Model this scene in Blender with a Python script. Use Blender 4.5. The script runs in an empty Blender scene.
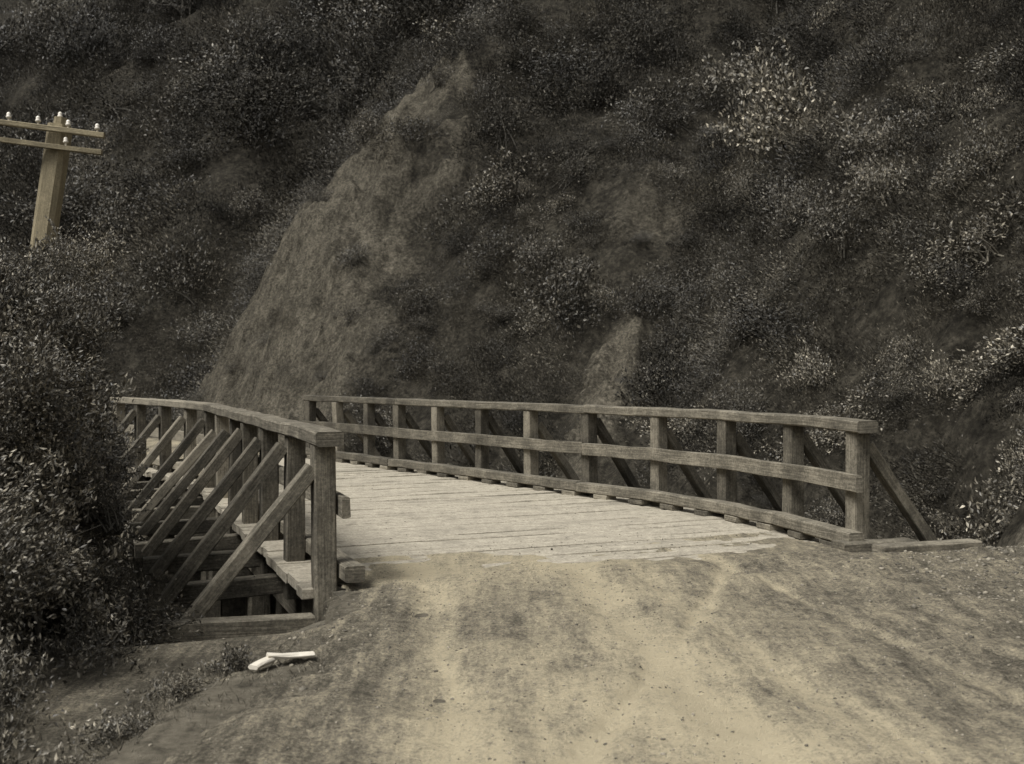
import bpy, bmesh, math, numpy as np
from mathutils import Vector, Quaternion
rng = np.random.default_rng(7)
S = bpy.context.scene
COL = S.collection

# ------------------------------------------------------------------ noise
TAB = np.random.default_rng(3).random((256,256))
def vnoise(x,y,s=1.0,o=0.0):
    x=np.asarray(x,float)/s+o*17.3+1000; y=np.asarray(y,float)/s+o*9.1+1000
    xi=np.floor(x).astype(int); yi=np.floor(y).astype(int)
    fx=x-xi; fy=y-yi; fx=fx*fx*(3-2*fx); fy=fy*fy*(3-2*fy)
    g=lambda a,b: TAB[a%256,b%256]
    return ((g(xi,yi)*(1-fx)+g(xi+1,yi)*fx)*(1-fy)+(g(xi,yi+1)*(1-fx)+g(xi+1,yi+1)*fx)*fy)*2-1
def fbm(x,y,s,o=0,n=4):
    r=0;a=1
    for i in range(n):
        r=r+a*vnoise(x,y,s,o+i); s*=0.5;a*=0.5
    return r/1.6
def ridged(x,y,s,o=0,n=4):
    r=0;a=1
    for i in range(n):
        r=r+a*(1-2*np.abs(vnoise(x,y,s,o+i))); s*=0.5;a*=0.55
    return r/1.6
def sm(a,b,x):
    t=np.clip((np.asarray(x,float)-a)/(b-a),0,1); return t*t*(3-2*t)
def pdist(x,y,poly):
    x=np.asarray(x,float);y=np.asarray(y,float)
    best=np.full(x.shape,1e9);sg=np.ones(x.shape)
    for (ax,ay),(bx,by) in zip(poly[:-1],poly[1:]):
        dx,dy=bx-ax,by-ay;L=dx*dx+dy*dy
        t=np.clip(((x-ax)*dx+(y-ay)*dy)/L,0,1)
        d=np.hypot(x-ax-t*dx,y-ay-t*dy)
        c=(dx*(y-ay)-dy*(x-ax))
        m=d<best-1e-9
        best=np.where(m,d,best);sg=np.where(m,np.sign(c),sg)
    return best,sg

# ------------------------------------------------------------------ layout (metres)
RP=[(2.95,9.4),(2.683,10.5),(2.258,11.55),(1.677,12.55),(.957,13.5),(.264,14.5),(-.42,15.4),(-1.082,16.3),(-1.746,17.15),(-2.33,18.05),(-2.956,18.9),(-3.6,19.7)]
LP=[(-1.31,7.7),(-1.75,8.81),(-2.19,9.93),(-2.63,11.05),(-3.07,12.17),(-3.5,13.28),(-3.95,14.4),(-4.55,15.5),(-5.2,16.5),(-5.9,17.45),(-6.55,18.3)]
L0=np.array([-1.31,7.7]); LD=np.array([.929,.371]); LN=np.array([-.371,.929])
FD=np.array([-.64,.77])
BASE=[(30,-60),(14,-15),(8,-2),(5.8,3),(5.0,6),(4.65,8),(4.6,10),(4.4,11.5),(3.7,13.4),(2.5,15.5),(.7,18),(-1.3,20.5),(-3.6,23),(-6.5,26.3),(-9,29.3),(-14,33),(-24,39),(-60,52),(-160,80)]
SPUR=[(-9.0,27.2),(-7.1,30),(-5.1,33),(-2.6,35.3),(-1.0,36.6),(3,42)]
VAL=[(-13,31),(-12,37),(-9,46),(-8,60)]
VAL2=[(1.2,18.5),(4,24),(8,34)]
SLIP=[(1.2,19.4),(1.9,21.6),(2.3,23.6)]
SLIP2=[(1.1,17.6),(2.0,18.6)]
ROADF=[(-5,18.6),(-8,22.4),(-13,26.8),(-22,31.8),(-40,38),(-120,60)]

def s1f(x,y): return (x-L0[0])*LN[0]+(y-L0[1])*LN[1]
def latf(x,y): return (x-L0[0])*LD[0]+(y-L0[1])*LD[1]
def s2f(x,y): return (-5.05-x)*FD[0]+(19.0-y)*FD[1]
def sdf(x,y):
    d,s=pdist(x,y,BASE); return d*np.where(s>0,-1,1)
def xedge(y): return np.interp(y,[-20,3,4.2,5,6.2,7.7,8.5],[-1.9,-1.75,-1.55,-1.35,-1.15,-1.12,-1.12])
def H(x,y,full=False):
    x=np.asarray(x,float);y=np.asarray(y,float)
    s1=s1f(x,y);s2=s2f(x,y);lat=latf(x,y)
    outR=(lat>4.65).astype(float);outL=sm(.0,-.25,lat)*sm(-1.0,-1.3,x)
    e=fbm(x,y,1.5,2,3)*.25
    F1=(1-sm(0,2.1,xedge(y)-x+e))*(1-sm(-.45*outR-1.7*outL,1.3-1.2*outL,s1))
    dr,_=pdist(x,y,ROADF)
    F2=(1-sm(2.2,5.0,dr+e))*(1-sm(0,1.4,s2))
    sd0=sdf(x,y)
    F3=sm(-.75,.05,sd0)*(1-sm(10.2,12.5,y))*.9
    F=np.maximum(np.maximum(F1,F2),F3)
    low=-2.7-np.minimum(.22*np.maximum(0,-x-4),6)+fbm(x,y,3,5,3)*.35
    z=low*(1-F)
    z=z-.16*sm(-.12,.02,s1)*F1
    sd=sd0+fbm(x,y,2.2,8,3)*.35+fbm(x,y,.8,9,3)*.12
    d=np.maximum(sd,0)
    h=85*(1-np.exp(-d*1.12/85))+.9*sm(0,1.4,d)
    amp=sm(0,6,d)
    h=h+amp*(fbm(x,y,9,11,4)*1.6+fbm(x,y,2.5,12,3)*.5)
    ds,_=pdist(x,y,SPUR)
    wob=ds+fbm(x,y,4,13,2)*1.0
    h=h+2.8*np.exp(-(np.sqrt(np.maximum(wob,0)**2+.7)-.84)/3.0)*sm(0,5,d)
    dv,_=pdist(x,y,VAL); h=h-3.5*np.exp(-(dv/3.5)**2)*sm(0,8,d)
    dw,_=pdist(x,y,VAL2); h=h-2.2*np.exp(-(dw/2.2)**2)*sm(0,6,d)
    cl=claymask(x,y,sd)
    tt=x*.5+y*.86+fbm(x,y,2,16,3)*.7
    rill=ridged(tt,ds*.22,1.5,18,4)
    h=h+cl*sm(0,.6,d)*sm(12,17,y)*(ridged(x,y,2.4,14,5)*.55+fbm(x,y,.5,15,3)*.34+rill*.5)
    z=z+np.maximum(h,0)
    z=z+.95*np.maximum(0,-x-48)
    z=z+fbm(x,y,.5,20,3)*.05*(1-np.clip(F*(1-sm(-.3,.3,sd)),0,1))
    bank=np.clip(sm(-.1,.3,sd)*(1-sm(2.5,7,d)),0,1)
    z=z+(fbm(x,y,.9,31,4)*.36+ridged(x,y,.5,35,3)*.08)*bank
    if full: return z,F,sd,ds
    return z
def claymask(x,y,sd):
    ds,_=pdist(x,y,SPUR[:4])
    n=fbm(x,y,1.6,40,4);n2=fbm(x,y,.6,47,3)
    w=2.3+3.2*(1-sm(1.5,8,sd))
    c=1-sm(.35*w,1.2*w,ds+n*2.6+n2*1.6)
    c=c*(.64+.6*np.clip(n2+.3,0,1))
    a,_=pdist(x,y,SLIP);c=np.maximum(c,(1-sm(.3,1.1,a+n*.7+n2*.3))*.75)
    a,_=pdist(x,y,SLIP2);c=np.maximum(c,(1-sm(.2,1.2,a+n*.6+n2*.3))*.85)
    c=np.maximum(c,sm(.5,.85,fbm(x,y,4,44,3)+.35*n)*.5)
    bank=(1-sm(.35,1.3,sd+n*.7+n2*.3))*(y<12)*(x>2)
    c=np.maximum(c,bank)
    return np.clip(c,0,1)*(sd>-.5*((y<13)&(x>2)))

# ------------------------------------------------------------------ node helpers
def newmat(name):
    m=bpy.data.materials.new(name);m.use_nodes=True
    nt=m.node_tree
    return m,nt,nt.nodes['Principled BSDF']
def N(nt,t,**k):
    n=nt.nodes.new(t)
    for a,b in k.items():
        if a in n.inputs: n.inputs[a].default_value=b
        else: setattr(n,a,b)
    return n
def ramp(nt,stops):
    r=nt.nodes.new('ShaderNodeValToRGB');cr=r.color_ramp
    while len(cr.elements)<len(stops): cr.elements.new(.5)
    for e,(p,c) in zip(cr.elements,stops):
        e.position=p;e.color=(c[0],c[1],c[2],1)
    return r
def sep(v,w=1.0):
    return (v*(1.05+.045*w),v*(.99-.012*w),v*(.88-.13*w))
def mixc(nt,fac,a,b,mode='MIX'):
    m=nt.nodes.new('ShaderNodeMix');m.data_type='RGBA';m.blend_type=mode
    for sock,v in ((m.inputs[0],fac),(m.inputs[6],a),(m.inputs[7],b)):
        if hasattr(v,'is_linked'): nt.links.new(v,sock)
        elif isinstance(v,(int,float)): sock.default_value=v
        else: sock.default_value=(*v,1)
    return m.outputs[2]
def noise(nt,vec,scale,detail=5,rough=.6):
    n=N(nt,'ShaderNodeTexNoise');n.inputs['Scale'].default_value=scale;n.inputs['Detail'].default_value=detail;n.inputs['Roughness'].default_value=rough
    if vec is not None: nt.links.new(vec,n.inputs['Vector'])
    return n.outputs[0]
def mathn(nt,op,a,b=None,clamp=False):
    m=nt.nodes.new('ShaderNodeMath');m.operation=op;m.use_clamp=clamp
    for i,v in enumerate((a,b)):
        if v is None: continue
        if hasattr(v,'is_linked'): nt.links.new(v,m.inputs[i])
        else: m.inputs[i].default_value=v
    return m.outputs[0]
def bump(nt,bs,h,strength,dist,prev=None):
    b=N(nt,'ShaderNodeBump');b.inputs['Strength'].default_value=strength;b.inputs['Distance'].default_value=dist
    nt.links.new(h,b.inputs['Height'])
    if prev: nt.links.new(prev,b.inputs['Normal'])
    nt.links.new(b.outputs[0],bs.inputs['Normal']);return b.outputs[0]
def addn(nt,v,n,k): return mathn(nt,'ADD',v,mathn(nt,'MULTIPLY',mathn(nt,'SUBTRACT',n,.5),k))

# ------------------------------------------------------------------ materials
def mat_ground():
    m,nt,bs=newmat('hillside_earth')
    tc=N(nt,'ShaderNodeTexCoord').outputs['Object']
    at=N(nt,'ShaderNodeAttribute',attribute_name='clay').outputs['Fac']
    ar=N(nt,'ShaderNodeAttribute',attribute_name='dirt').outputs['Fac']
    n2=noise(nt,tc,9,8,.75);nm=noise(nt,tc,2.5,10,.8)
    fl=addn(nt,nm,n2,.8)
    floor=ramp(nt,[(.35,sep(.016)),(.5,sep(.042)),(.68,sep(.10))]);nt.links.new(fl,floor.inputs[0])
    mp=N(nt,'ShaderNodeMapping');mp.inputs['Scale'].default_value=(1,1,.45);nt.links.new(tc,mp.inputs[0])
    n3=noise(nt,mp.outputs[0],3.5,14,.82);n5=noise(nt,tc,16,8,.8)
    cv=addn(nt,n3,n5,1.2)
    clay=ramp(nt,[(.28,sep(.025)),(.43,sep(.085)),(.56,sep(.165)),(.76,sep(.32))]);nt.links.new(cv,clay.inputs[0])
    dirt=ramp(nt,[(.3,sep(.07)),(.5,sep(.15)),(.75,sep(.26))]);nt.links.new(addn(nt,n2,n5,.6),dirt.inputs[0])
    kk=mathn(nt,'MULTIPLY',mathn(nt,'SUBTRACT',addn(nt,at,n2,1.4),.25),1.8,True)
    c=mixc(nt,kk,floor.outputs[0],clay.outputs[0])
    k2=mathn(nt,'MULTIPLY',addn(nt,mathn(nt,'SUBTRACT',ar,.45),n2,1.4),2.0,True)
    c=mixc(nt,k2,c,dirt.outputs[0])
    nt.links.new(c,bs.inputs['Base Color']);bs.inputs['Roughness'].default_value=.95;bs.inputs['Specular IOR Level'].default_value=.15
    p=bump(nt,bs,n3,1.0,.5);bump(nt,bs,n5,1.0,.16,p)
    return m
def mat_road():
    m,nt,bs=newmat('packed_dirt')
    tc=N(nt,'ShaderNodeTexCoord').outputs['Object']
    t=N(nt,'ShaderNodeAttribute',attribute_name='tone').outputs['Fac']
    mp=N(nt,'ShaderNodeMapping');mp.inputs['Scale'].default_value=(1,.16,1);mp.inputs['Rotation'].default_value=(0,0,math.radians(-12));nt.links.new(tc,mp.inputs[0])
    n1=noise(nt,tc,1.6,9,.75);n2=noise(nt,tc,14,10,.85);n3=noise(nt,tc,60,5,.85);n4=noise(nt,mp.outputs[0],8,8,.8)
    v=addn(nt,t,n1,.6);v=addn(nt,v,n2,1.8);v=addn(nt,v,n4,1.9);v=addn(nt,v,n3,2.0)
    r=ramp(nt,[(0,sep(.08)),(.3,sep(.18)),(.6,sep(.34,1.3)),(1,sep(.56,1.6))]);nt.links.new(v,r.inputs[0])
    vo=N(nt,'ShaderNodeTexVoronoi');vo.inputs['Scale'].default_value=38;vo.inputs['Randomness'].default_value=1;nt.links.new(tc,vo.inputs['Vector'])
    peb=mathn(nt,'MULTIPLY',mathn(nt,'SUBTRACT',.22,vo.outputs['Distance']),5.0,True)
    c=mixc(nt,mathn(nt,'MULTIPLY',peb,.35),r.outputs[0],sep(.12))
    nt.links.new(c,bs.inputs['Base Color']);bs.inputs['Roughness'].default_value=.95;bs.inputs['Specular IOR Level'].default_value=.15
    p=bump(nt,bs,n2,1.0,.10);p=bump(nt,bs,n3,1.0,.03,p);bump(nt,bs,peb,.6,.008,p)
    return m
def mat_wood(name,lo,mid,hi,deck=False,w=1.0):
    m,nt,bs=newmat(name)
    uv=N(nt,'ShaderNodeUVMap').outputs[0]
    tc=N(nt,'ShaderNodeTexCoord').outputs['Object']
    mp=N(nt,'ShaderNodeMapping');mp.inputs['Scale'].default_value=(1.2,28,1);nt.links.new(uv,mp.inputs[0])
    g=noise(nt,mp.outputs[0],2.2,8,.75)
    blot=noise(nt,tc,3.2,8,.7);fine=noise(nt,tc,45,5,.75)
    isl=N(nt,'ShaderNodeNewGeometry').outputs['Random Per Island']
    v=mathn(nt,'ADD',mathn(nt,'MULTIPLY',g,.5),mathn(nt,'MULTIPLY',blot,.5))
    v=addn(nt,v,isl,.18 if not deck else .10);v=addn(nt,v,fine,.4)
    r=ramp(nt,[(.36,sep(lo,w)),(.5,sep(mid,w)),(.62,sep(hi,w))]);nt.links.new(v,r.inputs[0])
    c=r.outputs[0]
    if deck:
        d=noise(nt,tc,1.1,8,.78)
        dust=ramp(nt,[(.34,sep(.17,.8)),(.5,sep(.32,.8)),(.66,sep(.46,.8))]);nt.links.new(addn(nt,noise(nt,tc,9,10,.85),fine,.7),dust.inputs[0])
        k=mathn(nt,'MULTIPLY',mathn(nt,'SUBTRACT',d,.32),4.5,True)
        c=mixc(nt,mathn(nt,'MULTIPLY',k,.88),c,dust.outputs[0])
        st=mathn(nt,'MULTIPLY',mathn(nt,'SUBTRACT',noise(nt,tc,3.3,7,.8),.55),7.0,True)
        c=mixc(nt,mathn(nt,'MULTIPLY',st,.55),c,sep(.13))
    nt.links.new(c,bs.inputs['Base Color']);bs.inputs['Roughness'].default_value=.85;bs.inputs['Specular IOR Level'].default_value=.25
    p=bump(nt,bs,g,.8,.012);bump(nt,bs,fine,.6,.007,p)
    return m
def mat_leaf(name,stops,rough=.42,spec=.5):
    m,nt,bs=newmat(name)
    isl=N(nt,'ShaderNodeNewGeometry').outputs['Random Per Island']
    oi=N(nt,'ShaderNodeObjectInfo').outputs['Random']
    r=ramp(nt,stops);nt.links.new(isl,r.inputs[0])
    f=mathn(nt,'ADD',mathn(nt,'MULTIPLY',oi,1.0),.5)
    hs=N(nt,'ShaderNodeHueSaturation');nt.links.new(r.outputs[0],hs.inputs['Color']);nt.links.new(f,hs.inputs['Value'])
    nt.links.new(hs.outputs[0],bs.inputs['Base Color'])
    bs.inputs['Roughness'].default_value=rough;bs.inputs['Specular IOR Level'].default_value=spec
    return m
def mat_plain(name,lo,hi,scale=20,rough=.8,w=1.0,island=False):
    m,nt,bs=newmat(name)
    tc=N(nt,'ShaderNodeTexCoord').outputs['Object']
    v=noise(nt,tc,scale,6,.7)
    if island: v=addn(nt,v,N(nt,'ShaderNodeNewGeometry').outputs['Random Per Island'],.6)
    r=ramp(nt,[(.3,sep(lo,w)),(.7,sep(hi,w))]);nt.links.new(v,r.inputs[0])
    nt.links.new(r.outputs[0],bs.inputs['Base Color']);bs.inputs['Roughness'].default_value=rough
    bump(nt,bs,noise(nt,tc,scale*2,5,.7),.4,.01)
    return m
M_ground=mat_ground();M_road=mat_road()
M_wood=mat_wood('weathered_timber',.04,.11,.23)
M_deck=mat_wood('dusty_plank',.11,.25,.38,True,.8)
M_pole=mat_wood('pole_timber',.12,.19,.28,w=2.0)
M_bark=mat_plain('bark',.03,.08,30)
M_twig=mat_plain('pale_twig',.10,.20,30)
M_stone=mat_plain('stone',.06,.22,12,island=True)
M_white=mat_plain('whitewashed_board',.4,.58,10,.7,.4)
M_porc=mat_plain('porcelain',.55,.7,5,.3,.2)
M_leafv=mat_leaf('painted_shade_leaf',[(0,sep(.010)),(.6,sep(.025)),(.9,sep(.055))],.7,.25)  # darker copy of dark_leaf, shade put into the leaf colour
M_leafd=mat_leaf('dark_leaf',[(0,sep(.016)),(.5,sep(.042)),(.85,sep(.08)),(.985,sep(.14))],.55)
M_leafm=mat_leaf('mid_leaf',[(0,sep(.025)),(.5,sep(.068)),(.85,sep(.125)),(.97,sep(.20))],.55)
M_leafp=mat_leaf('pale_leaf',[(0,sep(.035)),(.5,sep(.095)),(.75,sep(.16)),(.95,sep(.29))],.5)
M_fine=mat_leaf('fine_leaf',[(0,sep(.03)),(.45,sep(.078)),(.8,sep(.16)),(.96,sep(.27))],.5)
M_grass=mat_leaf('dry_grass',[(0,sep(.04)),(.6,sep(.09)),(.95,sep(.17))],.6,.3)

# ------------------------------------------------------------------ mesh helpers
def link(o,parent=None):
    COL.objects.link(o)
    if parent is not None: o.parent=parent
    return o
def empty(name,loc=(0,0,0)):
    e=bpy.data.objects.new(name,None);e.location=loc;COL.objects.link(e);return e
def trimesh(name,V,F,mats,mi=None):
    me=bpy.data.meshes.new(name)
    V=np.ascontiguousarray(V,np.float32);F=np.ascontiguousarray(F,np.int32)
    me.vertices.add(len(V));me.vertices.foreach_set('co',V.ravel())
    k=F.shape[1]
    me.loops.add(F.size);me.loops.foreach_set('vertex_index',F.ravel())
    me.polygons.add(len(F));me.polygons.foreach_set('loop_start',np.arange(0,F.size,k,dtype=np.int32))
    if mi is not None: me.polygons.foreach_set('material_index',np.ascontiguousarray(mi,np.int32))
    for m in mats: me.materials.append(m)
    me.update(calc_edges=True);me.validate()
    return me
def unit(v): return v/np.maximum(np.linalg.norm(v,axis=-1,keepdims=True),1e-9)
def leaf_geo(P,D,size,r,wid=.42,fold=.25):
    n=len(P);D=unit(D)
    R=unit(np.cross(D,unit(r.normal(size=(n,3))+np.array([0,0,.3]))))
    U=np.cross(R,D);s=size[:,None]
    V=np.empty((n,4,3))
    V[:,0]=P;V[:,1]=P+D*s*.45+R*s*wid*.5+U*s*fold*.3;V[:,2]=P+D*s-U*s*.1;V[:,3]=P+D*s*.45-R*s*wid*.5+U*s*fold*.3
    b=np.arange(n)[:,None]*4
    F=np.concatenate([b+np.array([0,1,2]),b+np.array([0,2,3])])
    return V.reshape(-1,3),F
def tube_geo(pts,rad,k=5):
    V=[];F=[]
    for i,p in enumerate(pts):
        t=unit(pts[min(i+1,len(pts)-1)]-pts[max(i-1,0)])
        a=unit(np.cross(t,[.3,.9,.2]));b=np.cross(t,a)
        for j in range(k):
            an=2*math.pi*j/k;V.append(p+(a*math.cos(an)+b*math.sin(an))*rad[i])
    for i in range(len(pts)-1):
        for j in range(k):
            a0=i*k+j;a1=i*k+(j+1)%k;F+= [(a0,a1,a1+k),(a0,a1+k,a0+k)]
    return np.array(V),np.array(F)
def merge(parts):
    Vs=[];Fs=[];M=[];o=0
    for V,F,m in parts:
        Vs.append(V);Fs.append(F+o);M.append(np.full(len(F),m));o+=len(V)
    return np.concatenate(Vs),np.concatenate(Fs),np.concatenate(M)
def bush(name,seed,nleaf,leaf,h=1.0,rad=1.0,nclump=26,csize=.26,mat=None,bark=None,upright=.3,wid=.42,low=0.0,stems=True,wild=0):
    r=np.random.default_rng(seed)
    c=unit(r.normal(size=(nclump,3)));c[:,2]=np.abs(c[:,2])*1.0-.1
    rr=r.uniform(.15,1.0,(nclump,1))**.6
    c=c*rr*np.array([rad,rad*r.uniform(.7,1.1),h])*r.uniform(.55,1.25,(nclump,1));c[:,2]=np.maximum(c[:,2],low*h)+.1*h
    c[:,:2]+=r.normal(size=2)*.15*rad
    cs=csize*r.uniform(.4,1.8,nclump)
    pr=cs**2;pr/=pr.sum()
    idx=r.choice(nclump,nleaf,p=pr)
    q=unit(r.normal(size=(nleaf,3)))*r.random((nleaf,1))**.5
    P=c[idx]+q*cs[idx][:,None]*np.array([1.2,1.2,.8])
    D=q+unit(r.normal(size=(nleaf,3)))*.8+np.array([0,0,upright])
    sz=leaf*r.uniform(.5,1.35,nleaf)
    parts=[(*leaf_geo(P,D,sz,r,wid),0)]
    for j in range(wild):
        b=c[r.integers(0,nclump)];dr=unit(r.normal(size=3)*np.array([1,1,.6])+np.array([0,0,.7])+b*.5/max(rad,.1));L=r.uniform(.3,.6)*rad
        e=b+dr*L+np.array([0,0,-.06]);m=(b+e)/2+np.array([0,0,.05])
        ts=np.linspace(0,1,5)[:,None];pts=(1-ts)**2*b+2*ts*(1-ts)*m+ts**2*e
        parts.append((*tube_geo(pts,np.linspace(.006,.002,5),3),1))
        nl=26;t=r.uniform(.1,1,(nl,1));pp=(1-t)**2*b+2*t*(1-t)*m+t**2*e
        parts.append((*leaf_geo(pp,dr*.7+unit(r.normal(size=(nl,3))),leaf*r.uniform(.5,1.2,nl),r,wid),0))
    if stems:
      for i in range(0,nclump,2):
        a=np.array([r.normal()*.15*rad,r.normal()*.15*rad,-.25]);b=c[i]
        mid=(a+b)/2+np.array([b[0]*-.15,b[1]*-.15,.12*h])+r.normal(size=3)*.08
        ts=np.linspace(0,1,5)[:,None]
        pts=(1-ts)**2*a+2*ts*(1-ts)*mid+ts**2*b
        parts.append((*tube_geo(pts,np.linspace(.018,.005,5)*(.6+rad*.5)),1))
        for j in range(2):
            e=b+unit(r.normal(size=3)+[0,0,.4])*cs[i]*1.3
            parts.append((*tube_geo(np.array([pts[3],(pts[3]+e)/2+r.normal(size=3)*.03,e]),[.006,.004,.002],3),1))
    V,F,M=merge(parts)
    return trimesh(name,V,F,[mat,bark or M_bark],M)

class Timber:
    def __init__(s,seed=11): s.V=[];s.F=[];s.UV=[];s.r=np.random.default_rng(seed)
    def sweep(s,pts,w,h,up=(0,0,1),ch=.008,jit=.002,sub=3):
        pts=[np.array(p,float) for p in pts];q=[]
        for a,b in zip(pts[:-1],pts[1:]):
            for i in range(sub): q.append(a+(b-a)*i/sub)
        q.append(pts[-1]);pts=q
        up=np.array(up,float);o=len(s.V);u0=s.r.random()*40;v0=s.r.random()*40
        hw,hh=w/2,h/2
        prof=[(-hw+ch,-hh),(hw-ch,-hh),(hw,-hh+ch),(hw,hh-ch),(hw-ch,hh),(-hw+ch,hh),(-hw,hh-ch),(-hw,-hh+ch)]
        per=[0]
        for i in range(8):
            a=prof[i];b=prof[(i+1)%8];per.append(per[-1]+math.hypot(a[0]-b[0],a[1]-b[1]))
        L=[0]
        for a,b in zip(pts[:-1],pts[1:]): L.append(L[-1]+np.linalg.norm(b-a))
        n=len(pts)
        for i,p in enumerate(pts):
            t=unit(pts[min(i+1,n-1)]-pts[max(i-1,0)])
            sd=unit(np.cross(t,up));u=np.cross(sd,t)
            jj=s.r.normal(size=2)*jit;sc=1+s.r.normal()*.012
            for a,b in prof:
                k=s.r.normal(size=2)*.0016
                s.V.append(p+sd*(a*sc+jj[0]+k[0])+u*(b*sc+jj[1]+k[1]))
        for i in range(n-1):
            for j in range(8):
                k=(j+1)%8
                s.F.append((o+i*8+j,o+i*8+k,o+(i+1)*8+k,o+(i+1)*8+j))
                s.UV+=[(u0+L[i],v0+per[j]),(u0+L[i],v0+per[j+1]),(u0+L[i+1],v0+per[j+1]),(u0+L[i+1],v0+per[j])]
        for i,flip in ((0,True),(n-1,False)):
            f=[o+i*8+j for j in range(8)];uvs=[(u0+prof[j][0]*.3,v0+prof[j][1]*1.0) for j in range(8)]
            if flip: f=f[::-1];uvs=uvs[::-1]
            s.F.append(tuple(f));s.UV+=uvs
    def obj(s,name,mat,parent=None):
        me=bpy.data.meshes.new(name);me.from_pydata([tuple(v) for v in s.V],[],s.F)
        uv=me.uv_layers.new(name='UVMap');uv.data.foreach_set('uv',np.array(s.UV,np.float32).ravel())
        me.materials.append(mat);me.validate()
        return link(bpy.data.objects.new(name,me),parent)

# ------------------------------------------------------------------ terrain
def axis(lo,hi,f0,f1,fine,grow):
    a=list(np.arange(f0,f1,fine));st=fine
    x=a[-1]
    while x<hi: st*=grow;x+=st;a.append(x)
    st=fine;x=a[0];b=[]
    while x>lo: st*=grow;x-=st;b.append(x)
    return np.array(b[::-1]+a)
gx=axis(-220,180,-12,7,.09,1.035);gy=axis(-120,260,3,38,.10,1.035)
X,Y=np.meshgrid(gx,gy);nx,ny=len(gx),len(gy)
Z,Fm,SD,DS=H(X,Y,True)
V=np.stack([X,Y,Z],-1).reshape(-1,3)
i=np.arange(nx*ny).reshape(ny,nx)
F=np.stack([i[:-1,:-1],i[:-1,1:],i[1:,1:],i[1:,:-1]],-1).reshape(-1,4)
me=trimesh('ground',V,F,[M_ground])
cl=claymask(X,Y,SD)
def addattr(me,name,arr):
    a=me.attributes.new(name,'FLOAT','POINT');a.data.foreach_set('value',np.ascontiguousarray(arr,np.float32).ravel())
addattr(me,'clay',cl);addattr(me,'dirt',Fm*(1-sm(-.1,.5,SD))*sm(-.9,-.2,X-xedge(Y)+(Y>12)*50)*(1-sm(-.2,.8,s1f(X,Y))*(Y<15)))
me.polygons.foreach_set('use_smooth',np.ones(len(me.polygons),bool))
link(bpy.data.objects.new('ground',me))

def roadz(X,Y):
    s1=s1f(X,Y);lat=latf(X,Y);sd=sdf(X,Y)
    n=fbm(X,Y,.9,50,4);n2=fbm(X,Y,.22,51,4);n3=fbm(X,Y,.45,58,4)
    t1,_=pdist(X,Y,[(2.2,-9),(1.35,0),(.95,4),(.6,7),(.35,9.5),(-.3,13)])
    t2,_=pdist(X,Y,[(.5,-9),(-.0,0),(-.2,4),(-.5,7),(-.85,9),(-1.6,13)])
    t1b,_=pdist(X,Y,[(4,-9),(2.4,0),(1.6,4),(1.05,7),(.9,9),(.2,13)])
    t3,_=pdist(X,Y,[(-.2,-9),(-.1,0),(.2,4),(1.0,6.2),(1.7,8.5),(1.2,12)])
    t4,_=pdist(X,Y,[(4.6,-9),(3.0,2),(2.3,5),(1.9,7),(1.5,9),(.6,13)])
    q=n3*.06
    tr=np.exp(-((t1+q)/.17)**2)+np.exp(-((t2+q)/.15)**2)+.6*np.exp(-((t1b+q)/.09)**2)+.9*np.exp(-((t3+q)/.06)**2)+.7*np.exp(-((t4+q)/.06)**2)
    rough=1+1.3*sm(1.3,2.6,X)+.8*sm(.2,-.8,X)
    z=.05+(n*.022+n3*.016+n2*.012)*rough-.032*np.clip(tr,0,1)
    edge=sm(-.3,.5,X-xedge(Y)+n*.35+n2*.25)*(1-sm(-.75,-.2,sd+n*.3))
    z=z*edge-.07*(1-edge)
    on=sm(-.35,.05,s1)
    zd=.004+.014*n+n2*.012+n3*.010-.030*np.maximum(s1,0)+.012*np.abs(lat-2.3)*.6-.004*np.clip(tr,0,1)
    z=z*(1-on)+zd*on
    z=z-.35*sm(-.6,-.2,s1)*sm(4.45,4.7,lat)
    z=z-.5*sm(-1.0,-.3,s1)*sm(.05,-.15,lat)
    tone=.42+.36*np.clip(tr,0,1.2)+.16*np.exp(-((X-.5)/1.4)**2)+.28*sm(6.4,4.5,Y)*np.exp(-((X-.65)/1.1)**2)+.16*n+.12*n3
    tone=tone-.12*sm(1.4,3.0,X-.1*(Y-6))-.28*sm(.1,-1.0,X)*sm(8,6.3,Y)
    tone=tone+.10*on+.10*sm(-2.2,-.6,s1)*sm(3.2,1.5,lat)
    return z,tone,s1,lat,zd
def roadmesh():
    gx=np.arange(-2.9,5.4,.035);gy=np.arange(-9,10.8,.035)
    X,Y=np.meshgrid(gx,gy);nx,ny=len(gx),len(gy)
    z,tone,s1,lat,zd=roadz(X,Y)
    i=np.arange(nx*ny).reshape(ny,nx)
    F=np.stack([i[:-1,:-1],i[:-1,1:],i[1:,1:],i[1:,:-1]],-1).reshape(-1,4)
    bad=((s1>-.2)&(lat<.08))|((s1>-.1)&(lat>4.42))|(s1>2.6)|((s1>.1)&(zd<-.03))
    keep=~bad.ravel()[F].any(1)
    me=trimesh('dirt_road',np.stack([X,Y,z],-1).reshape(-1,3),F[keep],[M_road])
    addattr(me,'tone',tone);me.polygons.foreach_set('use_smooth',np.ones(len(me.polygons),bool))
    link(bpy.data.objects.new('dirt_road',me))
roadmesh()
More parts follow.
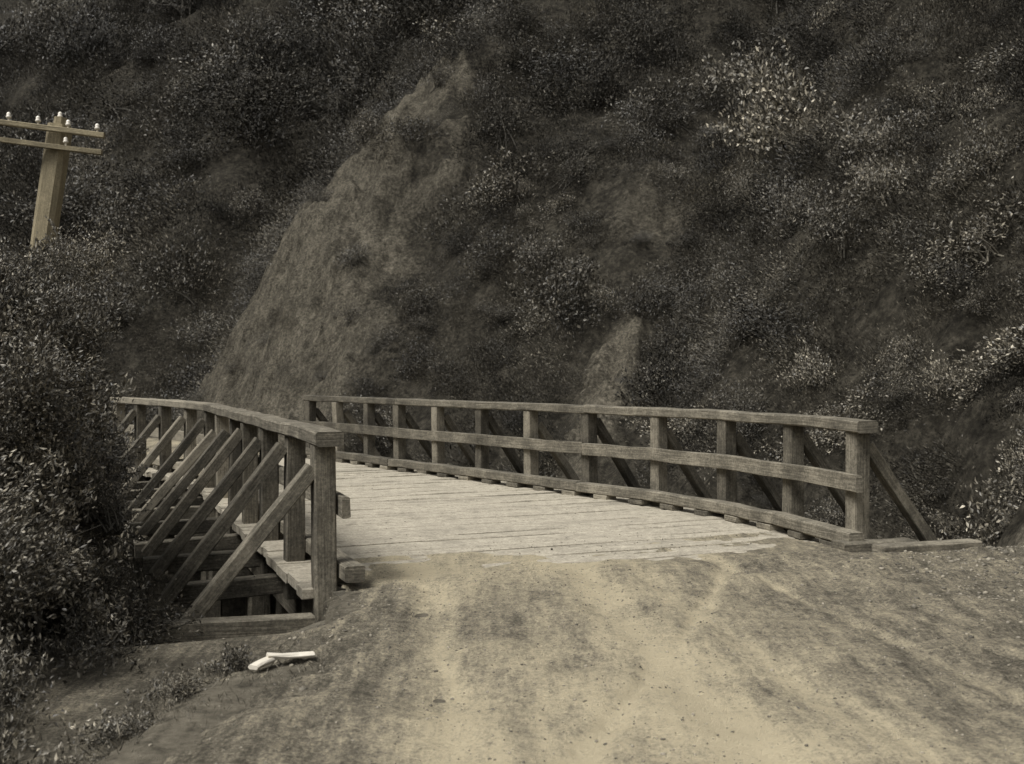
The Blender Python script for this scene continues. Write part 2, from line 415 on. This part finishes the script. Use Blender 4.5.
def farroad():
    P=np.array(ROADF);seg=np.hypot(*np.diff(P,axis=0).T);L=np.r_[0,np.cumsum(seg)]
    ts=np.arange(.55,70,.3);cx=np.interp(ts,L,P[:,0]);cy=np.interp(ts,L,P[:,1])
    tx=np.gradient(cx);ty=np.gradient(cy);l=np.hypot(tx,ty);nxv,nyv=-ty/l,tx/l
    w=np.linspace(-2.5,2.5,34)
    X=cx[:,None]+nxv[:,None]*w;Y=cy[:,None]+nyv[:,None]*w
    n=fbm(X,Y,1.0,60,4)
    e=1-sm(1.7,2.4,np.abs(w)[None,:]+n*.3)
    Z=H(X,Y)*(1-e)+(.03+n*.02)*e-.1*(1-e)
    i=np.arange(X.size).reshape(X.shape)
    F=np.stack([i[:-1,:-1],i[1:,:-1],i[1:,1:],i[:-1,1:]],-1).reshape(-1,4)
    me=trimesh('dirt_road',np.stack([X,Y,Z],-1).reshape(-1,3),F,[M_road])
    addattr(me,'tone',.6+.25*n);link(bpy.data.objects.new('dirt_road',me))
farroad()

# ------------------------------------------------------------------ bridge
bridge=empty('wooden_bridge',(0,0,0))
def interp_poly(P,n):
    P=np.array(P);L=np.r_[0,np.cumsum(np.hypot(*np.diff(P,axis=0).T))]
    t=np.linspace(0,L[-1],n);return np.stack([np.interp(t,L,P[:,0]),np.interp(t,L,P[:,1])],1)
Rs=interp_poly(RP,401);Ls=interp_poly(LP,401)
nP=54
Rd=interp_poly(RP,nP+1);Ld=interp_poly(LP,nP+1)
r=np.random.default_rng(5)
T=Timber()
for k in range(nP):
    a=(Ld[k]+Ld[k+1])/2;b=(Rd[k]+Rd[k+1])/2
    wL=np.linalg.norm(Ld[k+1]-Ld[k]);wR=np.linalg.norm(Rd[k+1]-Rd[k])
    w=min(wL,wR)*.985;d=unit(b-a);a=a-d*(.12+r.random()*.05);b=b+d*(.16+r.random()*.06)
    z=-.04+r.normal()*.0045
    T.sweep([(a[0],a[1],z),(b[0],b[1],z+r.normal()*.005)],w*(r.uniform(.985,1.0) if r.random()<.72 else r.uniform(.93,.96)),.075,ch=.007,jit=.003,sub=8)
T.obj('deck_planks',M_deck,bridge)
T=Timber()
for f in (.04,.2,.36,.52,.68,.84,.96):
    pts=[(Ls[i]*(1-f)+Rs[i]*f) for i in range(0,401,40)]
    T.sweep([(p[0],p[1],-.40) for p in pts],.26,.32,sub=1,jit=.004,ch=.015)
T.obj('stringer_beams',M_wood,bridge)
T=Timber()
for k,(A,B) in enumerate(((L0,np.array(RP[0])),(np.array(LP[-1]),np.array(RP[-1])))):
    d=unit(B-A);n=np.array([-d[1],d[0]])*(1 if k==0 else -1)
    for j in range(7):
        a=A-d*.35+n*.22;b=B+d*.35+n*.22
        T.sweep([(a[0],a[1],-.70-.27*j),(b[0],b[1],-.70-.27*j)],.24,.25,jit=.006,ch=.03)
for idx in (150,265):
    A=Ls[idx];B=Rs[idx];d=unit(B-A)
    T.sweep([(*(A-d*.3),-.70),(*(B+d*.3),-.70)],.28,.27,ch=.015)
    for f in (.05,.35,.65,.95):
        p=A*(1-f)+B*f;T.sweep([(p[0],p[1],-4.5),(p[0],p[1],-.84)],.26,.26,up=(d[0],d[1],0),ch=.03)
    a=A*.95+B*.05;b=A*.05+B*.95
    n=np.array([-d[1],d[0]])*.16
    T.sweep([(*(a+n),-3.4),(*(b+n),-1.0)],.2,.06)
T.obj('abutment_and_trestle',M_wood,bridge)

def outward(P,k,side):
    P=np.array(P);t=unit(P[min(k+1,len(P)-1)]-P[max(k-1,0)])
    return np.array([-t[1],t[0]])*side,t
def railing(name,P,side,reach,capsplit):
    root=empty(name,(P[0][0],P[0][1],0));root_loc=np.array([P[0][0],P[0][1],0])
    r=np.random.default_rng(17 if side>0 else 23)
    TP,TC,TM,TK,TB,TO=[Timber(s) for s in (1,2,3,4,5,6)]
    info=[]
    for k,p in enumerate(P):
        p=np.array(p);o,t=outward(P,k,side)
        if k==0: o=-LD*1.0 if side>0 else LD*1.0
        info.append((p,o,t))
        lean=o*r.normal()*.014+t*r.normal()*.008
        TP.sweep([(*(p),-.30),(*(p+lean),.998)],.15*r.uniform(.93,1.04),.15,up=(o[0],o[1],0),ch=.009,jit=.0025)
        ts=t*.152
        zo=.05 if (side<0 and k==0) else 0
        near=(side>0 and k==0)
        a=p-o*.55+ts;b=p+o*(reach+r.normal()*.05)+ts
        if near:
            ts=-t*.152;a=p+o*.12+ts;b=p+o*(reach+.08)+ts
        TO.sweep([(*a,-.185+r.normal()*.006-(.03 if near else 0)),(*b,-.20+zo+r.normal()*.02)],.145,.15,ch=.009)
        f=p+o*(reach-.08);zt=.86+r.normal()*.03
        q=p+o*.085
        TB.sweep([(*f,-.26+zo),(*q,zt)],.10,.12,up=(t[0],t[1],0),ch=.008)
    def line(off,z,ext0=0,ext1=0,i0=0,i1=None):
        out=[]
        i1=len(P)-1 if i1 is None else i1
        for k in range(i0,i1+1):
            p,o,t=info[k];q=p+o*off
            if k==i0: q=q-unit(np.array(P[i0+1])-np.array(P[i0]))*ext0
            if k==i1: q=q+unit(np.array(P[i1])-np.array(P[i1-1]))*ext1
            out.append((q[0],q[1],z))
        return out
    for (a,b) in capsplit:
        e0=.17 if a==0 else -.003;e1=.12 if b==len(P)-1 else -.003
        TC.sweep(line(0,1.052,e0,e1,a,b),.19,.10,ch=.012,sub=3,jit=.003)
        TM.sweep(line(-.105,.575,.19 if a==0 else -.003,e1,a,b),.055,.145,ch=.006,sub=3,jit=.003)
        TK.sweep(line(-.155,.115,.22 if a==0 else -.003,e1,a,b),.145,.115,ch=.012,sub=3,jit=.003)
    for k in range(len(P)-1):
        for f in (.12,.62):
            p=info[k][0]*(1-f)+info[k+1][0]*f;o=info[k][1];t=info[k][2];q=p-o*.155
            TK.sweep([(*(q-t*.12),.028),(*(q+t*.12),.028)],.15,.055,ch=.006,sub=1)
    p=np.array(P[0])
    if side>0:
        TO.sweep([(p[0]+.10,p[1]-.16,-.10),(p[0]+.50,p[1]-.0,-.08)],.2,.17,ch=.02)
        TO.sweep([(p[0]-.14,p[1]-.36,-.30),(p[0]+.16,p[1]-.28,-.20)],.18,.12,ch=.012)
        for _ in range(12):
            x=p[0]-.55+r.normal()*.2;y=p[1]-.5+r.normal()*.12
            TO.sweep([(x,y,-1.3),(x+r.normal()*.06,y+r.normal()*.05,-.36+r.normal()*.08)],.03,.025,up=(0,1,0),ch=.008)
    else:
        TO.sweep([(p[0]-.25,p[1]-.30,.03),(p[0]+.42,p[1]-.10,.02)],.2,.15,ch=.014)
        TO.sweep([(p[0]+.03,p[1]-.46,.045),(p[0]+.95,p[1]-.15,.05)],.17,.10,ch=.012)
    for tb,nm in ((TP,'posts'),(TC,'cap_rail'),(TM,'mid_rail'),(TK,'kerb_rail'),(TB,'diagonal_braces'),(TO,'outrigger_beams')):
        ob=tb.obj(nm,M_wood,root);ob.location=-Vector(root_loc)
    return root
railing('wooden_bridge_railing',LP,1,1.08,[(0,6),(6,10)])
railing('wooden_bridge_railing',RP,-1,1.05,[(0,4),(4,8),(8,11)])

# ------------------------------------------------------------------ telegraph pole
def pole():
    bx,by=-6.3,13.0
    root=empty('telegraph_pole',(bx,by,-3))
    top=np.array([-5.33,by,4.42]);base=np.array([-6.45,by,-3.3])
    T=Timber()
    pts=[base+(top-base)*i/8 for i in range(9)]
    T.sweep(pts,.245,.24,up=(0,1,0),ch=.05,jit=.004,sub=1)
    T.sweep([top,top+np.array([.01,0,.09])],.15,.13,up=(0,1,0),ch=.04,jit=0,sub=1)
    o=T.obj('shaft',M_pole,root);o.location=(-bx,-by,3)
    T=Timber()
    def at(z): return base+(top-base)*((z-base[2])/(top[2]-base[2]))
    INS=[]
    for z in (4.34,4.14):
        c=at(z)+np.array([0,-.17,0]);d=np.array([.985,.10,-.11]);d/=np.linalg.norm(d)
        T.sweep([c-d*.62,c+d*.58],.065,.06,up=(0,0,1),ch=.006)
        for u in (-.50,-.17,.17,.50):
            if z<4.2 and u!=.17: continue
            INS.append(c+d*u+np.array([0,0,.03]))
    INS.append(top+np.array([0,0,.06]))
    o=T.obj('crossarms',M_pole,root);o.location=(-bx,-by,3)
    parts=[]
    prof=[(0,.012),(.03,.012),(.03,.028),(.05,.032),(.06,.022),(.075,.026),(.09,.02),(.10,.007)]
    for p in INS:
        pts=np.array([p+np.array([0,0,h]) for h,_ in prof]);V,F=tube_geo(pts,[q for _,q in prof],12);parts.append((V,F,0))
    V,F,Mi=merge(parts);me=trimesh('insulators',V,F,[M_porc],Mi);o=link(bpy.data.objects.new('insulators',me),root);o.location=(-bx,-by,3)
pole()

# ------------------------------------------------------------------ broken white board, lying on the verge
def gz(x,y): return max(float(H(x,y)),float(roadz(np.array([x]),np.array([y]))[0][0]))
T=Timber()
pA,pB,pC=(-1.29,5.46),(-1.235,5.60),(-1.03,5.70)
T.sweep([(*pA,gz(*pA)+.025),(*pB,gz(*pB)+.04)],.06,.022,jit=.002)
T.sweep([(pB[0]-.012,pB[1]-.005,gz(*pB)+.056),(*pC,gz(*pC)+.03)],.05,.022,jit=.002)
wb=T.obj('broken_white_board',M_white)

# ------------------------------------------------------------------ stones
def stones():
    r=np.random.default_rng(9)
    bm=bmesh.new();bmesh.ops.create_icosphere(bm,subdivisions=1,radius=1);bv=np.array([v.co[:] for v in bm.verts]);bf=np.array([[v.index for v in f.verts] for f in bm.faces]);bm.free()
    xs=[];ys=[];ss=[]
    def grp(x,y,s,ok): xs.append(x[ok]);ys.append(y[ok]);ss.append(s[ok])
    n=1100;x=r.normal(3.6,.6,n);y=r.normal(7.7,1.3,n);grp(x,y,np.minimum(np.abs(r.normal(0,.008,n))+.004,.028),s1f(x,y)<-.6)
    n=6500;x=r.uniform(-1.3,4.4,n);y=r.uniform(3.2,9.4,n);grp(x,y,np.abs(r.normal(0,.003,n))+.002,s1f(x,y)<-.05)
    n=1200;x=r.uniform(-1.0,3.2,n);y=r.uniform(7,11.5,n);grp(x,y,np.abs(r.normal(0,.003,n))+.002,(s1f(x,y)>0)&(s1f(x,y)<1.5)&(latf(x,y)>.2)&(latf(x,y)<4.2))
    n=200;x=r.normal(4.2,.2,n);y=r.normal(9.2,.7,n);grp(x,y,np.abs(r.normal(0,.010,n))+.006,sdf(x,y)<0)
    n=70;x=r.normal(-1.1,.3,n);y=r.normal(6.2,.8,n);grp(x,y,np.abs(r.normal(0,.006,n))+.005,x>-2)
    x=np.concatenate(xs);y=np.concatenate(ys);s=np.concatenate(ss);m=len(x)
    h=H(x,y);rz=roadz(x,y)[0];z=np.where(s1f(x,y)<.05,np.maximum(h,rz),np.where(x<3.3,np.maximum(rz,.0),h))
    v=bv[None]*r.uniform(.6,1.3,(m,1,3))*s[:,None,None]*(1+r.normal(size=(m,len(bv),1))*.16)
    a=r.random(m)*6.28;c,sn=np.cos(a)[:,None],np.sin(a)[:,None]
    vx=v[:,:,0]*c-v[:,:,1]*sn+x[:,None];vy=v[:,:,0]*sn+v[:,:,1]*c+y[:,None];vz=v[:,:,2]*.7+(z+s*.12)[:,None]
    V=np.stack([vx,vy,vz],-1).reshape(-1,3)
    F=(bf[None]+(np.arange(m)*len(bv))[:,None,None]).reshape(-1,3)
    link(bpy.data.objects.new('rubble_stones',trimesh('rubble_stones',V,F,[M_stone])))
stones()

def litter():
    r=np.random.default_rng(19);n=420
    x=r.uniform(-3,4.2,n);y=r.uniform(3.6,18,n)
    lat=latf(x,y);s=s1f(x,y)
    dl,sl=pdist(x,y,LP);d_r,sr=pdist(x,y,RP)
    ok=((s<0)|((sl<0)&(sr>0)&(dl>.3)&(d_r>.3)))&((x>-1.1)|(s>0))
    x,y=x[ok],y[ok];m=len(x)
    z=np.where(s[ok]>.3,np.maximum(.010,roadz(x,y)[0]*(s[ok]<2.5)+.006),roadz(x,y)[0]+.006)
    P=np.stack([x,y,z],1)
    a=r.random(m)*6.28;D=np.stack([np.cos(a),np.sin(a),r.normal(size=m)*.15],1)
    V,F=leaf_geo(P,D,np.minimum(np.abs(r.normal(0,.014,m))+.01,.04),r,.3,.3)
    link(bpy.data.objects.new('leaf_litter',trimesh('leaf_litter',V,F,[M_leafm])))
litter()

# ------------------------------------------------------------------ vegetation
hillveg=empty('hillside_shrubbery')
shadeB=[bush('shrub_painted_shade_%d'%i,90+i,2600,.07,h=.9,rad=1.05,nclump=34,csize=.3,mat=M_leafv) for i in range(3)]  # shrubs with shade painted into their leaf colour
darkB=[bush('shrub_dark_%d'%i,100+i,3000,.062,h=.85,rad=1.0,nclump=38,csize=.28,mat=M_leafd,wild=6) for i in range(5)]
midB=[bush('shrub_mid_%d'%i,120+i,2800,.064,h=.95,rad=1.0,nclump=34,csize=.26,mat=M_leafm,bark=M_bark if i else M_twig,wild=8) for i in range(5)]
paleB=[bush('shrub_pale_%d'%i,140+i,(2100,1800,2200,2500)[i],.072,h=1.0,rad=1.0,nclump=(34,28,36,44)[i],csize=.25,mat=M_leafp,bark=M_bark if i else M_twig,wid=.5,wild=10) for i in range(4)]
lowB=[bush('undergrowth_%d'%i,160+i,1700,.048,h=.26,rad=.95,nclump=46,csize=.2,mat=(M_leafd,M_leafm,M_grass,M_leafm,M_leafv)[i],upright=.8,wid=.3,stems=False) for i in range(5)]  # last variant uses the leaf colour with painted shade
def inst(me,x,y,z,s,parent,nm,sz=1.0,tilt=.25,r=rng,nrm=None,var=.25):
    o=bpy.data.objects.new(nm,me);o.location=(x,y,z);o.scale=(s*r.uniform(1-var,1+var),s*r.uniform(1-var,1+var),s*sz*r.uniform(1-var,1+var))
    if nrm is None: o.rotation_euler=(r.normal()*tilt,r.normal()*tilt,r.random()*6.283)
    else:
        v=Vector((nrm[0]+r.normal()*tilt,nrm[1]+r.normal()*tilt,nrm[2]+.001))
        q=Vector((0,0,1)).rotation_difference(v.normalized())@Quaternion((0,0,1),r.random()*6.283)
        o.rotation_mode='QUATERNION';o.rotation_quaternion=q
    link(o,parent);return o
def hillscatter():
    r=np.random.default_rng(31);cnt=0
    for ring,(d0,d1,sp) in enumerate(((0,17,.60),(17,30,.85),(30,44,1.25),(44,95,2.2))):
        gx=np.arange(-62,26,sp);gy=np.arange(-3,95,sp)
        X,Y=np.meshgrid(gx,gy);X=X+r.uniform(-.6,.6,X.shape)*sp;Y=Y+r.uniform(-.6,.6,Y.shape)*sp
        X=X.ravel();Y=Y.ravel();D=np.hypot(X,Y)
        k=(D>=d0)&(D<d1)&(X/np.maximum(Y,1)<.70)&(X/np.maximum(Y,1)>-.60)&(Y>3)
        X,Y,D=X[k],Y[k],D[k]
        Z,Fm,SD,DS=H(X,Y,True);cl=claymask(X,Y,SD)
        e=.6;gxx=(H(X+e,Y)-H(X-e,Y))/(2*e);gyy=(H(X,Y+e)-H(X,Y-e))/(2*e)
        band=(SD>.25)|((s1f(X,Y)>.6)&(s2f(X,Y)>.5)&(latf(X,Y)>4.9)&(SD>-2.5)&(Y>9.8))
        k=band&((Z-1.5)/D<.46)
        big=fbm(X,Y,5.5,70,3);dens=fbm(X,Y,2.6,71,3);drk=fbm(X,Y,4.5,73,3);pal=fbm(X,Y,2.2,77,3)
        dv,_=pdist(X,Y,VAL);dw,_=pdist(X,Y,VAL2)
        u=X/np.maximum(Y,1)
        for x,y,z,sd,c,b,dn,dk,pl,dvv,dww,uu,ok,ga,gb in zip(X,Y,Z,SD,cl,big,dens,drk,pal,dv,dw,u,k,gxx,gyy):
            if not ok: continue
            el=(z-1.5)/math.hypot(x,y)
            nv=unit(np.array([-ga,-gb,1.0]))
            zz=z+.04
            if c>.3:
                bk=y<13
                for _ in range(2):
                    if r.random()<(.32 if bk else .8-.35*c): inst(lowB[r.integers(1,4)],x+r.normal()*.2,y,zz,sp*(.12+.5*r.random()**2),hillveg,'scrub',1.3,.2,r,nv);cnt+=1
                if r.random()<(.30 if not bk else .12): inst((midB+darkB)[r.integers(0,10)],x,y,z,sp*(.15+.6*r.random()**1.4),hillveg,'shrub',1,.2,r);cnt+=1
                continue
            grassy=(uu<-.25 and el<.11 and y<50)
            shade=.05+.75*sm(.05,.45,dk)+.40*math.exp(-(dvv/4)**2)+.30*math.exp(-(dww/2.5)**2)+.35*sm(.18,.31,el)  # chance of darkened leaves: random patches, plus shade painted in valleys and upper slope
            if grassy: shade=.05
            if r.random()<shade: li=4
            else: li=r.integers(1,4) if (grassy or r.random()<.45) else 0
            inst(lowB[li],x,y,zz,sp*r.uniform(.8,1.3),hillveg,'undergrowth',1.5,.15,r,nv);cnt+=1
            if dn<-.38 or (grassy and r.random()<.6) or r.random()<.15: continue
            pc=.03
            if (-.12<uu<.07 and el>.02 and el<.20): pc=.6*(.35+1.2*sm(-.1,.3,pl))
            if uu>.25: pc=(.75 if el<.27 else .3)*(.4+1.1*sm(-.2,.25,pl))
            if uu<-.25: pc=.03
            if el>.24: pc*=.5
            t=r.random()
            if t<pc: me=paleB[r.integers(0,4)]
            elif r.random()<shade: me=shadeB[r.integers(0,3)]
            elif t<pc+.25+.35*b: me=midB[r.integers(0,5)]
            else: me=darkB[r.integers(0,5)]
            s=sp*(.35+.85*r.random()**1.7)*(1.3 if dn>.35 else 1)
            if el>.2 and r.random()<.12 and y>20: s*=1.5
            inst(me,x,y,z-.05*s,s,hillveg,'shrub',r.uniform(.7,1.5),.3,r);cnt+=1
    print('hill instances',cnt)
hillscatter()

def tallshrub(name,seed,h,rad,nleaf,leaf,mat):
    r=np.random.default_rng(seed);parts=[]
    nst=9;tips=[]
    for i in range(nst):
        a=r.random()*6.28;q=r.uniform(.15,1)*rad
        e=np.array([math.cos(a)*q,math.sin(a)*q,h*r.uniform(.62,1.0)*(1-.25*q/rad)])
        s=np.array([math.cos(a)*.08,math.sin(a)*.08,-.3]);m=(s+e)/2+np.array([-e[0]*.2,-e[1]*.2,.1])
        ts=np.linspace(0,1,12)[:,None];pts=(1-ts)**2*s+2*ts*(1-ts)*m+ts**2*e+r.normal(size=(12,3))*.02
        parts.append((*tube_geo(pts,np.linspace(.04,.007,12)),1))
        for j in range(28):
            k=r.integers(3,12);b=pts[k];dr=unit(r.normal(size=3)+np.array([0,0,.55]));L=r.uniform(.2,.65)*(1.15-.5*k/12)
            c=b+dr*L;mid=(b+c)/2+r.normal(size=3)*.04
            parts.append((*tube_geo(np.array([b,mid,c]),[.008,.005,.002],3),1));tips.append((b,mid,c))
    tips=np.array(tips);idx=r.integers(0,len(tips),nleaf);t=r.uniform(.15,1.05,(nleaf,1))
    A=tips[idx,0];B=tips[idx,1];C=tips[idx,2]
    pos=(1-t)**2*A+2*t*(1-t)*B+t**2*C+r.normal(size=(nleaf,3))*.04
    d=unit(C-A)+r.normal(size=(nleaf,3))*.8
    parts.insert(0,(*leaf_geo(pos,d,leaf*r.uniform(.5,1.5,nleaf),r,.4),0))
    V,F,M=merge(parts);return trimesh(name,V,F,[mat,M_bark],M)
TS=[tallshrub('fine_shrub_%d'%i,200+i,4.0,.65,30000,.038,M_fine) for i in range(3)]
SB=[tallshrub('fine_bush_%d'%i,210+i,1.2,.5,9000,.032,M_fine) for i in range(3)]
DB=[bush('dense_fine_%d'%i,220+i,3600,.036,h=.5,rad=.52,nclump=40,csize=.15,mat=(M_fine,M_leafm,M_fine,M_fine)[i],upright=.4,wild=34) for i in range(4)]
BB=[bush('broadleaf_bush_%d'%i,230+i,600,.065,h=.5,rad=.5,nclump=26,csize=.15,mat=(M_leafm,M_fine)[i],upright=.5,wid=.4,wild=10) for i in range(2)]
r=np.random.default_rng(77)
leftveg=empty('roadside_shrubbery')
TALL=[(-3.3,6.9,2.0),(-3.45,7.8,2.5),(-3.75,8.4,2.7),(-4.0,9.2,2.9),(-4.4,9.9,3.0),(-4.6,8.6,3.0),(-5.0,11.2,3.0),(-5.5,12.0,3.1),(-5.6,10.4,3.0),(-4.0,7.0,2.4),(-6.9,13.6,2.0),(-8.0,15.8,1.2),(-9.2,18.4,1.0),(-3.3,6.2,1.6),(-8.1,14,2.6),(-2.85,6.3,1.2)]
for i,(x,y,zt) in enumerate(TALL):
    z=float(H(x,y));s=(zt-z)/4.0
    o=inst(TS[i%3],x,y,z,1,leftveg,'tall_shrub',1,.04,r);o.scale=(.9,.9,s)
COLS=[(-2.6,5.9,.6),(-2.95,6.6,1.7),(-3.15,7.2,1.95),(-3.35,7.6,2.2),(-3.1,7.7,.9),(-3.6,8.2,2.35),(-3.45,8.5,1.5),(-3.85,8.9,2.5),(-3.9,9.5,1.2),(-4.2,9.9,2.65),(-4.6,10.9,.9),(-2.4,5.4,.1),(-2.75,5.6,.9),(-2.15,5.1,-.25),(-2.5,4.9,.2),(-2.1,4.5,-.30),(-2.4,6.2,-.0),(-2.75,6.9,.2),(-3.15,8.1,.0),(-3.6,9.1,.0),(-5.0,11.8,.8),(-5.7,13.2,.6),(-2.3,4.2,-.1),(-3.05,6.1,1.5),(-3.5,6.9,2.1),(-4.3,10.6,-.1),(-5.0,12.4,-.3),(-2.1,3.9,-.2),(-1.95,4.8,-.35)]
for x,y,zt in COLS:
    z=float(H(x,y));zz=z+.1
    while zz<zt-.25:
        if r.random()<.85: inst(DB[r.integers(0,4)],x+r.normal()*.14,y+r.normal()*.14,zz,r.uniform(.55,.95),leftveg,'foliage_clump',1.1,.5,r,var=.2)
        zz+=.34
    inst(DB[r.integers(0,3)],x+r.normal()*.08,y+r.normal()*.08,zt-.3,r.uniform(.5,.75),leftveg,'foliage_clump',1.3,.3,r,var=.15)
MED=[(-2.25,5.8,-.3),(-2.0,5.1,-.4),(-2.6,6.9,-.1),(-1.9,4.7,-.35),(-1.95,4.2,-.3),(-2.2,6.3,-.5),(-2.5,7.4,-.7),(-3.2,8.9,-.4),(-3.9,10.6,-.4),(-1.85,5.5,-.45),(-1.8,3.9,-.25)]
for i,(x,y,zt) in enumerate(MED):
    z=float(H(x,y));hh=max(.35,zt-z)
    o=inst(SB[i%3],x,y,zt-hh,1,leftveg,'bush',1,.12,r);o.scale=(.8,.8,hh/1.15)
for _ in range(150):
    y=r.uniform(3.5,7.1);x=float(xedge(y))-.15-abs(r.normal())*.55
    if y>6.6 and x>-1.75: x-=.25
    inst(BB[r.integers(0,2)],x,y,float(H(x,y))+.01,r.uniform(.12,.50)*(.6 if x>xedge(y)-.35 else 1),leftveg,'broadleaf',1.0,.35,r)
for x,y,s in [(-1.75,6.55,.5),(-1.95,6.75,.6),(-1.55,6.75,.35),(-2.2,7.0,.7),(-2.3,6.6,.8),(-1.5,6.5,.3)]:
    inst(BB[r.integers(0,2)],x,y,float(H(x,y))+.1,s,leftveg,'broadleaf',1.2,.3,r)
for _ in range(170):
    x=r.uniform(-9,-2.2);y=r.uniform(8.0,19)
    dl,sg=pdist(np.array([x]),np.array([y]),LP)
    if sg[0]<0 or s1f(x,y)<.3: continue
    inst((SB+midB+DB)[r.integers(0,12)],x,y,float(H(x,y)),r.uniform(.5,.85),leftveg,'bush',1,.2,r)

def grass():
    r=np.random.default_rng(91);P=[];D=[];SZ=[]
    def tuft(x,y,n,h):
        z=float(H(x,y))
        if x>xedge(y)-.1 and s1f(x,y)<-1.2: z=max(z,-.02)
        for _ in range(n):
            a=r.random()*6.28;sp=r.uniform(.3,1.3)
            P.append((x+r.normal()*.07,y+r.normal()*.07,z));D.append((math.cos(a)*sp,math.sin(a)*sp,1));SZ.append(h*r.uniform(.3,1.3))
    k=0
    while k<500:
        y=r.uniform(2.5,7.0);x=float(xedge(y))-.05-abs(r.normal())*.6
        if float(fbm(x,y,.5,95,3))<-.05+r.normal()*.1: 
            k+=.3;continue
        tuft(x,y,8,r.uniform(.02,.07));k+=1
    k=0
    while k<420:
        y=r.uniform(3.3,6.8);x=float(xedge(y))+.25+r.normal()*.4
        if float(fbm(x,y,.5,95,3))<.05: 
            k+=.3;continue
        tuft(x,y,7,.035);k+=1
    for _ in range(300):
        x=r.normal(4.2,.4);y=r.uniform(3.5,9.2);tuft(x,y,8,.05)
    V,F=leaf_geo(np.array(P),np.array(D),np.array(SZ),r,.09,.1)
    link(bpy.data.objects.new('grass',trimesh('grass',V,F,[M_grass])))
grass()

# ------------------------------------------------------------------ light, sky, camera
az=math.radians(-130);el=math.radians(57)
sdir=Vector((math.sin(az)*math.cos(el),math.cos(az)*math.cos(el),math.sin(el)))
sun=bpy.data.lights.new('sun','SUN');sun.energy=5.0;sun.angle=math.radians(28);sun.color=(1,.98,.94)
so=bpy.data.objects.new('sun',sun);so.rotation_euler=sdir.to_track_quat('Z','Y').to_euler();so.location=(0,0,30);COL.objects.link(so)
w=bpy.data.worlds.new('World');S.world=w;w.use_nodes=True;nt=w.node_tree
sky=nt.nodes.new('ShaderNodeTexSky');sky.sky_type='NISHITA';sky.sun_disc=False;sky.sun_elevation=el;sky.sun_rotation=az
hs=nt.nodes.new('ShaderNodeHueSaturation');hs.inputs['Saturation'].default_value=.05
bg=nt.nodes['Background'];bg.inputs[1].default_value=.15
nt.links.new(sky.outputs[0],hs.inputs['Color']);nt.links.new(hs.outputs[0],bg.inputs[0])

cam=bpy.data.cameras.new('camera');cam.sensor_width=36;cam.lens=36*1100/1024;cam.clip_end=1000;cam.clip_start=.1
cam.dof.use_dof=True;cam.dof.focus_distance=9.5;cam.dof.aperture_fstop=3.4
co=bpy.data.objects.new('camera',cam);co.location=(0,0,1.5);co.rotation_euler=(math.radians(90-.47),0,0);COL.objects.link(co)
S.camera=co
S.view_settings.view_transform='Standard';S.view_settings.look='None';S.view_settings.exposure=0
